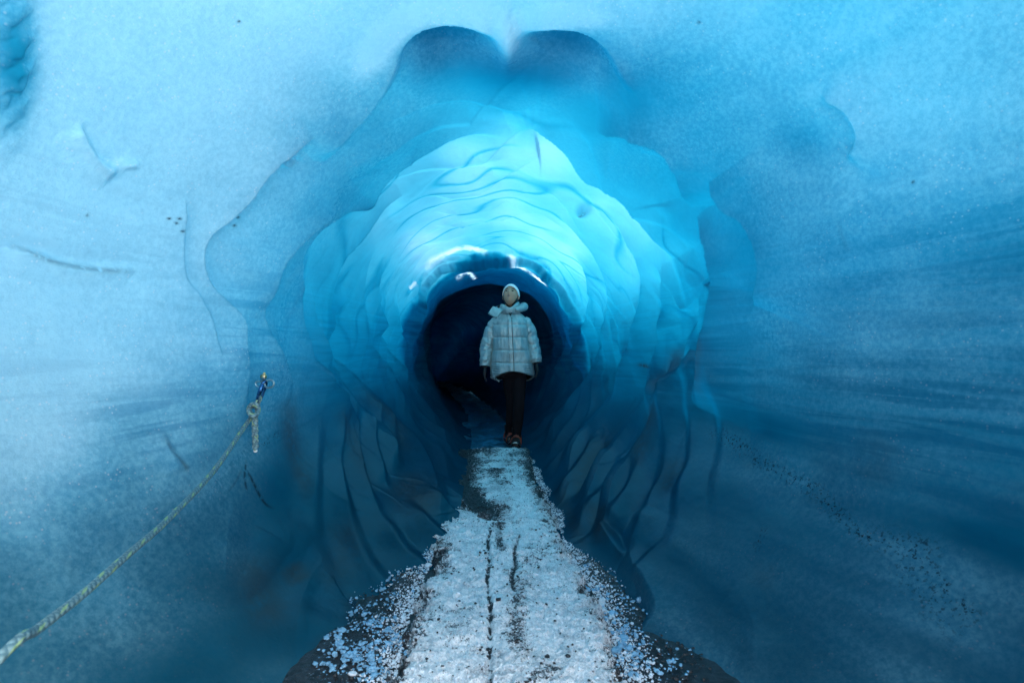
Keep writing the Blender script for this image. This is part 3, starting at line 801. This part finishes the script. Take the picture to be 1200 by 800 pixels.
def hand(mb, sd, k=1.0):
    w = Vector(ARM[sd][-1]); 
    dn_ = Vector((sd * .08, -.05, -1)).normalized(); fw = Vector((0, -1, 0)); fw = (fw - dn_ * fw.dot(dn_)).normalized(); sw = dn_.cross(fw)
    mb.tube([w - dn_ * .02, w + dn_ * .03, w + dn_ * .07, w + dn_ * .095], [.026 * k, .036 * k, .041 * k, .036 * k], 14, flat=.42, up=Vector((1, 0, 0)))
    for q, (off, ln) in enumerate(((.028, .070), (.0095, .079), (-.0095, .074), (-.027, .058))):
        b0 = w + dn_ * .088 + fw * off; c1 = -Vector((sd, 0, 0))
        p1 = b0 + dn_ * ln * .42 + c1 * .006; p2 = p1 + (dn_ * .92 + c1 * .40).normalized() * ln * .33; p3 = p2 + (dn_ * .70 + c1 * .72).normalized() * ln * .27
        mb.tube([b0 - dn_ * .012, b0, p1, p2, p3], [.0095 * k, .0095 * k, .0088 * k, .008 * k, .0065 * k], 10)
    t0 = w + dn_ * .03 + fw * .030; t1 = t0 + (fw * .75 + dn_ * .7).normalized() * .035; t2 = t1 + (dn_ + fw * .25).normalized() * .03; t3 = t2 + (dn_ - fw * .05 - Vector((sd * .3, 0, 0))).normalized() * .022
    mb.tube([t0 - fw * .012, t0, t1, t2, t3], [.013 * k, .0135 * k, .0115 * k, .010 * k, .008 * k], 10)
for sd in (-1, 1): hand(body, sd, .93)
for sd in (-1, 1):     # feet
    a = Vector(LEG[sd][-1]); body.tube([a + Vector((0, .03, .01)), a + Vector((0, -.02, -.02)), a + Vector((0, -.10, -.045)), a + Vector((0, -.16, -.055))], [.026, .028, .024, .016], 14)
body.build("body", skin, per, remesh=.0055, sm_it=2)
for sx in (-1, 1):
    MB().ball(HP(Vector((sx * .030, -.0795, .008)) * HS), (.0135, .0075, .0070), 8, HR).build("eye", eyem, per)
    MB().tube([HP(Vector((sx * (.014 + .034 * t), -.089 + .016 * t * t, .026 + .007 * sin(pi * t * .8))) * HS) for t in np.linspace(0, 1, 6)], [.003, .0045, .0046, .004, .003, .0015], 6).build("eyebrow", hairm, per)
MB().tube([HP(Vector((.019 * t, -.0945 + .006 * t * t, -.060 - .002 * (1 - t * t))) * HS) for t in np.linspace(-1, 1, 9)], [.001, .003, .0045, .005, .0048, .005, .0045, .003, .001], 8).build("lips", lipm, per)
# hair behind the band
hb = MB(); rg = []
for i in range(27):
    p = -pi / 2 * .75 + (pi / 2 * 1.75) * i / 26; cp = max(cos(p), 1e-3); row = []
    for a in range(48):
        an = -pi * .10 + pi * 1.2 * a / 47
        d_ = Vector((cp * cos(an), cp * sin(an), sin(p)))
        row.append(HP(head_pt(d_.x, abs(d_.y) if p > .9 else max(d_.y, -.1), d_.z, 1.075)))
    rg.append(row)
hb.loft(rg, False, False).build("hair", hairm, per, solid=.01)
MB().ball(HP(Vector((.01, .105, .01))), (.045, .035, .045), 10, HR).build("hair_bun", hairm, per)
# white headband
rg = []
for j in range(9):
    t = -1 + 2 * j / 8; row = []
    for a in range(64):
        an = a * 2 * pi / 64; fr_ = -sin(an)                 # +1 front
        zc = .064 + .020 * fr_ - .030 * (1 - abs(fr_)) * 1.2
        z = zc + t * (.026 + .012 * (1 - abs(fr_)))
        dz = max(-1, min(1, z / .116)); cp = math.sqrt(1 - dz * dz)
        row.append(HP(head_pt(cp * cos(an), cp * sin(an), dz, 1.10 + .05 * (1 - t * t))))
    rg.append(row)
MB().loft(rg, False).build("headband", knit, per, solid=.008)

# jacket -------------------------------------------------------------
HWT = [(.66, .222), (.74, .230), (.85, .222), (.95, .213), (1.05, .198), (1.15, .192), (1.25, .194), (1.32, .190), (1.36, .168), (1.39, .135), (1.42, .10), (1.45, .085)]
HDT = [(.66, .175), (.85, .17), (1.05, .158), (1.25, .150), (1.32, .135), (1.38, .11), (1.45, .085)]
CXT = [(.7, .005), (.9, .0), (1.1, -.012), (1.3, -.020), (1.45, -.022)]
SEAM, SP = .885, .1335
def puff(z, a):
    f = (z - SEAM) / SP; f -= math.floor(f)
    return math.sin(pi * f) ** .8
jk = MB(); rings = []; NA = 140
for i in range(96):
    t = i / 95; row = []
    for a in range(NA):
        an = a * 2 * pi / NA; front = -sin(an)
        ph_ = an
        hem = .795 - .055 * (abs(cos(an)) ** 1.4) - (.085 if front < 0 else 0) * (min(1, -front * 1.3) if front < 0 else 0)
        hem -= .035 * max(0, -cos(an)) ** 2 * max(0, front + .4)
        z = hem + t * (1.45 - hem)
        hw, hd, cx = lerp_tab(z, HWT), lerp_tab(z, HDT), lerp_tab(z, CXT)
        sq = ((z - SEAM) / SP + .5) % 1 - .5; p = .007 * (1 - math.exp(-(sq * SP / .008) ** 2)) * (1 if z < 1.33 else .3)
        wr = .010 * float(noise3(an * 3.1, z * 9, 1.5)) + .004 * float(noise3(an * 11, z * 6, 7.5)) + .002 * float(noise3(an * 20, z * 26, 3.))
        side_gather = .006 * math.sin(z * 260 + 3 * an) * math.exp(-((abs(cos(an)) - .72) / .16) ** 2) * (z < .90) * (front > -.2)
        plk = .008 * (abs(cos(an) * hw + .0) < .021) * (front > 0)
        r_ = p + wr + side_gather + plk
        if t == 0: r_ -= .012
        ex = abs(cos(an)) ** .88 * (1 if cos(an) > 0 else -1); ey = abs(sin(an)) ** .88 * (1 if sin(an) > 0 else -1)
        row.append(Vector((cx + (hw + r_) * ex, .03 + (hd + r_) * ey, z)))
    rings.append(row)
low_lip = [[p * 1 + Vector(((0 - p.x) * .10, (.03 - p.y) * .10, .03)) for p in rings[0]]]
jk.loft(low_lip + rings, False)
jacket = jk.build("jacket", foil, per)
MB().loft([[p + Vector(((0 - p.x) * .06, (.03 - p.y) * .06, .012)) for p in rings[0]], [p + Vector(((0 - p.x) * .5, (.03 - p.y) * .5, .05)) for p in rings[0]]], True).build("lining", lining, jacket)
for sd in (-1, 1):
    P = ARM[sd]; P = [Vector((P[0][0] - sd * .02, .03, P[0][2] - .01))] + [Vector(q) for q in P[1:-1]] + [Vector(P[-1]) + Vector((0, 0, .0))]
    C_ = catmull(P, 16); m = len(C_)
    rad = []
    for i, q in enumerate(C_):
        t = i / (m - 1)
        base = np.interp(t, [0, .12, .35, .7, .93, 1], [.062, .078, .073, .064, .060, .052])
        f = t * 5.2; f -= math.floor(f)
        rad.append(base + .007 * (math.sin(pi * f) ** .35 - .6))
    s_ = MB(); s_.tube(C_, rad, 40, cap=False)
    V_n = []
    for k_, v in enumerate(s_.v):
        i = k_ // 40; v = Vector(v); r_ = v - C_[i]; a = (k_ % 40) * 2 * pi / 40
        d_ = .008 * float(noise3(cos(a) * 1.5 + sd * 5, sin(a) * 1.5, i * .20)) + .008 * float(noise3(cos(a) * 2.5, sin(a) * 2.5 + sd, i * .5))
        V_n.append(tuple(v + r_.normalized() * d_))
    s_.v = V_n
    s_.build("sleeve", foil, jacket)
    e = Vector(P[-1]); dnv = (C_[-1] - C_[-3]).normalized()
    MB().tube([e - dnv * .012, e + dnv * .004], [.051, .047], 24).build("cuff", lining, jacket)
# zip and snaps on the placket
zp = MB()
def front_y(z, x=0.0): return .03 - lerp_tab(z, HDT) - .024 * 1 + .004
zp.tube([(lerp_tab(z, CXT) + .019, front_y(z) + .003 - .010 * (puff(z, 0) - .6), z) for z in np.linspace(.80, 1.36, 60)], .0035, 6)
zp.build("zip", zipm, jacket)
MB().tube([(lerp_tab(z, CXT) - .021, front_y(z) + .005 - .010 * (puff(z, 0) - .6), z) for z in np.linspace(.80, 1.34, 60)], .0022, 6).build("placket_seam", zipm, jacket)
# collar
rings = []
for i in range(9):
    t = i / 8; row = []
    for a in range(60):
        an = a * 2 * pi / 60; front = max(0, -sin(an))
        top = 1.515 - .052 * front ** 5 + .012 * cos(an)
        z = 1.395 + t * (top - 1.395)
        r_ = .098 - .004 * t + .010 * math.sin(pi * t) + .003 * float(noise3(an * 4, t * 3, 2))
        row.append(Vector((-.022 + r_ * cos(an) * .97, .015 + r_ * sin(an) * .98 - .02 * t, z)))
    rings.append(row)
MB().loft(rings, False).build("collar", foil, jacket, solid=.016)
MB().loft([rings[-1], [Vector((-.022 + (p.x + .022) * .85, .0 + p.y * .85, p.z - .03)) for p in rings[-1]]], False).build("collar_lining", lining, jacket, solid=.004)
MB().tube([(-.03, -.112, 1.405), (-.018, -.118, 1.385), (-.004, -.108, 1.41)], [.006, .016, .006], 8).build("collar_strap", zipm, jacket)
# hood lying round the shoulders
hp = [(.035, -.095, 1.435), (.090, -.060, 1.455), (.125, .0, 1.475), (.12, .075, 1.485), (.06, .13, 1.47), (-.02, .145, 1.46), (-.10, .125, 1.465), (-.145, .07, 1.46), (-.150, .01, 1.445)]
hc = catmull(hp, 8); m = len(hc)
h_ = MB(); h_.tube(hc, [.022 + .024 * math.sin(pi * i / (m - 1)) ** .5 + .005 * float(noise3(i * .35, 1, 3)) for i in range(m)], 18, up=Vector((0, 0, 1)))
h_.build("hood", foil, jacket)
MB().tube([p + Vector((.006, -.01, .028)) for p in hc[40:]], .014, 8, up=Vector((0, 0, 1))).build("hood_edge", lining, jacket)
# open hood flap on the shoulder
fq = [(-.198, -.095, 1.475), (-.095, -.135, 1.432), (-.160, -.165, 1.345), (-.248, -.115, 1.395)]
cs = []
fm = MB(); gv = []
for i in range(9):
    for j in range(9):
        a, b = i / 8, j / 8
        p = (Vector(fq[0]) * (1 - a) + Vector(fq[1]) * a) * (1 - b) + (Vector(fq[3]) * (1 - a) + Vector(fq[2]) * a) * b
        p += Vector((0, -.6, .6)).normalized() * (.012 * math.sin(pi * a) * math.sin(pi * b)); gv.append(p)
fm.add(gv, [(i * 9 + j, i * 9 + j + 1, i * 9 + j + 10, i * 9 + j + 9) for i in range(8) for j in range(8)])
flap = fm.build("hood_flap", foil, jacket, solid=.016)
for q in (2, 3):
    ctr = sum((Vector(v) for v in fq), Vector()) / 4; p = Vector(fq[q]) * .84 + ctr * .16 + Vector((0, -.011, .002))
    MB().ball(p, (.006, .004, .006), 6).build("snap", zipm, flap)
# drawcord toggles hanging at the hem
MB().tube(catmull([(-.175, -.07, .735), (-.160, -.10, .715), (-.145, -.10, .700)], 3), .0035, 6).ball((-.182, -.08, .722), (.009, .008, .010), 6).ball((-.138, -.10, .697), (.011, .009, .010), 6).build("drawcord", steel, jacket)
# trousers
tr_ = MB()
tr_.loft([[Vector((cx + rx * cos(a * 2 * pi / 30), .03 + ry * sin(a * 2 * pi / 30), z)) for a in range(30)] for z, cx, rx, ry in ((.98, 0, .150, .115), (.88, .015, .165, .125), (.80, .02, .16, .12), (.74, .022, .145, .11))])
for sd in (-1, 1):
    Pl = catmull(LEG[sd], 6); m = len(Pl)
    tr_.tube(Pl, [float(np.interp(i / (m - 1), [0, .25, .5, .75, .93, 1], [.090, .080, .063, .058, .048, .046])) + .004 * float(noise3(i * .8, sd * 3, 2)) for i in range(m)], 26)
tr_.build("trousers", trouser_m, per, remesh=.007, sm_it=3)
for sd in (-1, 1):
    g = MB(); hand(g, sd, 1.12); g.build("glove", glove_m, per, remesh=.0035, sm_it=2)
# boots and crampons
for sd, yaw in ((-1, 14), (1, -3)):
    a = Vector(LEG[sd][-1]); base = Vector((a.x, a.y - .02, .028)); Rz = Matrix.Rotation(radians(yaw), 3, 'Z')
    def T(x, y, z): return base + Rz @ Vector((x, y, z))
    prof = [(.115, .030, .050), (.10, .040, .075), (.05, .042, .10), (0, .043, .105), (-.05, .046, .070), (-.10, .050, .052), (-.145, .046, .044), (-.17, .030, .032), (-.178, .012, .018)]
    rings = [[T(w * cos(q * 2 * pi / 20), y, .006 + max(0, .5 + .5 * sin(q * 2 * pi / 20)) * h_) for q in range(20)] for y, w, h_ in prof]
    boot = MB(); boot.loft(rings); boot.tube([T(0, .055, .07), T(0, .055, .14), T(0, .06, .175)], [.048, .049, .050], 20)
    bt = boot.build("boot", boot_m, per, remesh=.005, sm_it=2)
    so = MB(); so.loft([[T(w * 1.08 * (1 if q else -1), y, z) for q, z in ((0, -.012), (0, .012), (1, .012), (1, -.012))] for y, w, _ in prof[:-1]]); so.build("sole", lining, bt, smooth=False, bevel=.003)
    for k_ in range(4):
        z0, y0 = .085 + .018 * k_, -.035 + .016 * k_ + .0
        MB().tube([T(-.028, y0 - .004, z0 - .012), T(0, y0 - .014, z0), T(.028, y0 - .004, z0 - .012)], .004, 6).build("lace", lace_m, bt)
    cr = empty("crampon", (0, 0, 0)); cr.parent = per
    fm = MB(); fm.tube([T(x, y, -.016) for x, y in ((-.036, .10), (-.044, .05), (-.030, -.01), (-.048, -.07), (-.046, -.13), (-.022, -.165), (.022, -.165), (.046, -.13), (.048, -.07), (.030, -.01), (.044, .05), (.036, .10))], .0045, 6, closed=True)
    fm.build("frame", steel, cr)
    for x, y in ((-.042, .085), (.042, .085), (-.036, .02), (.036, .02), (-.046, -.07), (.046, -.07), (-.044, -.125), (.044, -.125), (-.02, -.165), (.02, -.165)):
        tip = T(x * 1.05, y - (.045 if y < -.15 else 0), -.038 if y > -.15 else -.034)
        MB().tube([T(x, y, -.014), tip], [.006, .001], 5, flat=.5).build("spike", steel, cr)
    MB().tube(catmull([T(-.047, -.10, -.01), T(-.045, -.155, .018), T(-.030, -.185, .040), T(0, -.192, .048), T(.030, -.185, .040), T(.045, -.155, .018), T(.047, -.10, -.01)], 5), .0058, 8).build("toe_bail", steel, cr)
    MB().tube(catmull([T(-.048, -.06, .0), T(-.052, -.06, .05), T(-.02, -.065, .092), (T(.02, -.065, .092)), T(.052, -.06, .05), T(.048, -.06, .0)], 5), .0065, 8, flat=.6).build("strap", orange, cr)
    MB().tube(catmull([T(-.045, .09, .0), T(-.048, .07, .07), T(-.03, .01, .115), T(.03, .01, .115), T(.048, .07, .07), T(.045, .09, .0)], 5), .006, 8, flat=.6).build("strap", orange, cr)

# ================================================================== ice screw, karabiner, rope
m = (D > .9) & (np.hypot(*(np.array(to_px(X, Yv, Z)) - np.array([309, 442])[:, None, None])) < 6)
Dm = np.where(m, D, 99); ii = np.unravel_index(Dm.argmin(), Dm.shape)
WP = Vector((X[ii], Yv[ii], Z[ii])); DA = WP.y
def wall_d(u, v, r_=7):
    k_ = (D > .8) & (np.hypot(PU2 - u, PV2 - v) < r_)
    return float(D[k_].min()) if k_.any() else 9.0
PU2, PV2 = to_px(X, Yv, Z)
AD = min(min(wall_d(u, v) for u, v in ((296, 474), (305, 455), (299, 500), (300, 524), (312, 445))) - .045, DA - .03)
inn = (Vector((axis_x(DA), DA - .5, ZC)) - WP).normalized()
def A(u, v, dd=0.0): return from_px(u, v, AD + dd)
q = DA / F                                      # metres per photo pixel there
blue_m = simple_mat("blue_anodised", (.03, .12, .27), .25, .85, var=.1)
gold_m = simple_mat("brass", (.75, .58, .30), .3, .9, var=.1)
plate_m = simple_mat("hanger_steel", (.22, .34, .38), .3, .9, var=.15)
isx = empty("ice_screw", WP); tag(isx, "small ice screw with ring hanger and pale brass head fixed in the left ice wall", "ice screw")
def L_(mb, name, mat, par, org, **kw):
    mb.v = [tuple(Vector(v) - org) for v in mb.v]; return mb.build(name, mat, par, **kw)
hd = A(308.5, 441)
L_(MB().tube([from_px(309.5, 442, wall_d(309, 442) + .08), hd], [1.6 * q, 1.6 * q], 14), "screw_shaft", steel, isx, WP)
L_(MB().tube([hd - inn * .006, hd + inn * .012, hd + inn * .016], [2.6 * q, 2.6 * q, 1.6 * q], 12).ball(A(310, 437.5, -.01), 1.5 * q, 8), "screw_head", gold_m, isx, WP)
def ringpts(u, v, ru, rv, dz=0, n_=20, rot=0, tiltd=0):
    out = []
    for k in range(n_):
        a = k * 2 * pi / n_; x, y = ru * cos(a), rv * sin(a)
        x, y = x * cos(rot) - y * sin(rot), x * sin(rot) + y * cos(rot)
        out.append(A(u + x, v + y, dz + tiltd * cos(a)))
    return out
L_(MB().tube(ringpts(316, 449.5, 5.6, 4.6, -.01, rot=-.3), 1.0 * q, 10, closed=True), "hanger_ring", plate_m, isx, WP)
L_(MB().tube(ringpts(304, 450, 4.4, 3.2, .01, rot=.4), .9 * q, 10, closed=True), "hanger_ring", plate_m, isx, WP)
L_(MB().tube([A(306, 447), A(309, 443, -.01), A(312, 447)], [1.2 * q, 2.4 * q, 1.2 * q], 10, flat=.4), "hanger_plate", plate_m, isx, WP)
kb = empty("karabiner", A(306, 458)); tag(kb, "blue metal karabiner clipped to the ice screw above the rope knot", "karabiner")
ko = kb.location.copy()
kp = catmull([A(311, 447, -.02), A(312.5, 449, .0), A(311, 455, .02), A(308, 463, .025), A(304.5, 470, .02), A(302.5, 470.5, .0), A(302, 466, -.02), A(304.5, 457, -.025), A(308, 449, -.025), A(311, 447, -.02)], 6)[:-1]
L_(MB().tube(kp, 1.35 * q, 12, closed=True), "karabiner_body", blue_m, kb, ko)
L_(MB().tube([A(308, 450, -.036), A(305.5, 457, -.036), A(303.5, 462, -.032)], [2.1 * q, 2.4 * q, 2.1 * q], 14), "gate_sleeve", blue_m, kb, ko)
# the rope
n = NT("rope_sheath")
al, ar = n.at("along"), n.at("around")
d1_ = n.math('FRACT', n.math('ADD', n.math('MULTIPLY', al, 62.0), ar)); d2_ = n.math('FRACT', n.math('SUBTRACT', n.math('MULTIPLY', al, 62.0), ar))
wv = n.math('MULTIPLY', n.ramp(d1_, .0, .5), n.ramp(d2_, .0, .5))
colr = n.mix(wv, (.06, .14, .17), (.17, .27, .28))
fa = n.math('FRACT', n.math('ADD', n.math('MULTIPLY', al, 15.0), n.math('MULTIPLY', ar, 1.0)))
fk = n.math('MULTIPLY', n.math('LESS_THAN', fa, .30), n.math('LESS_THAN', n.math('FRACT', n.math('ADD', n.math('MULTIPLY', al, 3.0), n.math('MULTIPLY', ar, 2.0))), .45))
colr = n.mix(fk, colr, (.30, .42, .20))
b_ = n.n("Bump", {"Height": wv, "Strength": .8, "Distance": .003}).outputs[0]
rope_mat = n.surf(n.n("BsdfPrincipled", {"Base Color": colr, "Roughness": .8, "Normal": b_}).outputs[0])
def rope_mesh(name, P, rad, par, org, n_=16):
    mb = MB(); mb.tube(P, rad, n_)
    mb.v = [tuple(Vector(v) - org) for v in mb.v]
    me = bpy.data.meshes.new(name); me.from_pydata(mb.v, [], mb.f); me.update()
    Lc = np.concatenate([[0], np.cumsum([(Vector(P[i + 1]) - Vector(P[i])).length for i in range(len(P) - 1)])])
    attr(me, "along", np.repeat(Lc, n_)); attr(me, "around", np.abs(np.tile(np.linspace(-1, 1, n_, endpoint=False), len(P))))
    me.polygons.foreach_set("use_smooth", [True] * len(me.polygons))
    return link(name, me, rope_mat, par)
rp = empty("rope", A(297, 484)); tag(rp, "pale green and yellow rope hanging along the left ice wall from the ice screw", "rope")
ro = rp.location.copy()
run = [A(296.5, 486)] + [from_px(u, v, min(d, wall_d(u, v, 12) - .03)) for u, v, d in ((283, 506, AD * .95), (250, 553, AD * .82), (200, 606, AD * .665), (150, 650, AD * .56), (100, 694, AD * .48), (50, 733, AD * .42), (0, 772, AD * .375))]
run += [Vector((-.86, .62, .36)), Vector((-1.02, .2, .22)), Vector((-1.2, -.3, .2))]
rope_mesh("strand", catmull(run, 60), .0084, rp, ro)
knot = catmull([A(296.5, 486), A(292, 480, -.02), A(295, 474, -.03), A(301, 474, -.03), A(303.5, 480, -.02), A(300, 486, -.045), A(295, 486, -.05), A(292, 481, -.035), A(295, 476, 0), A(301, 477, .01), A(302, 484, .0), A(298, 488, -.03)], 8)
rope_mesh("knot", knot, .0088, rp, ro)
rope_mesh("loop", catmull([A(301, 476), A(305, 470, .0), A(306, 466, .0), A(304, 465, -.0), A(301, 470, -.02), A(298, 476, -.02)], 8), .0050, rp, ro)
for ph0 in (0, pi):
    hel = []
    for i in range(70):
        t = i / 69; c0_ = A(299.2 + 1.0 * t, 486 + 40 * t, -.03)
        a = ph0 + t * 2 * pi * 3.4; hel.append(c0_ + Vector((cos(a), sin(a), 0)) * .0052)
    rope_mesh("tail_strand", hel, .0078, rp, ro, 12)
L_(MB().ball(A(300.2, 527.5, -.03), (.008, .008, .007), 8), "rope_end", knit, rp, ro)
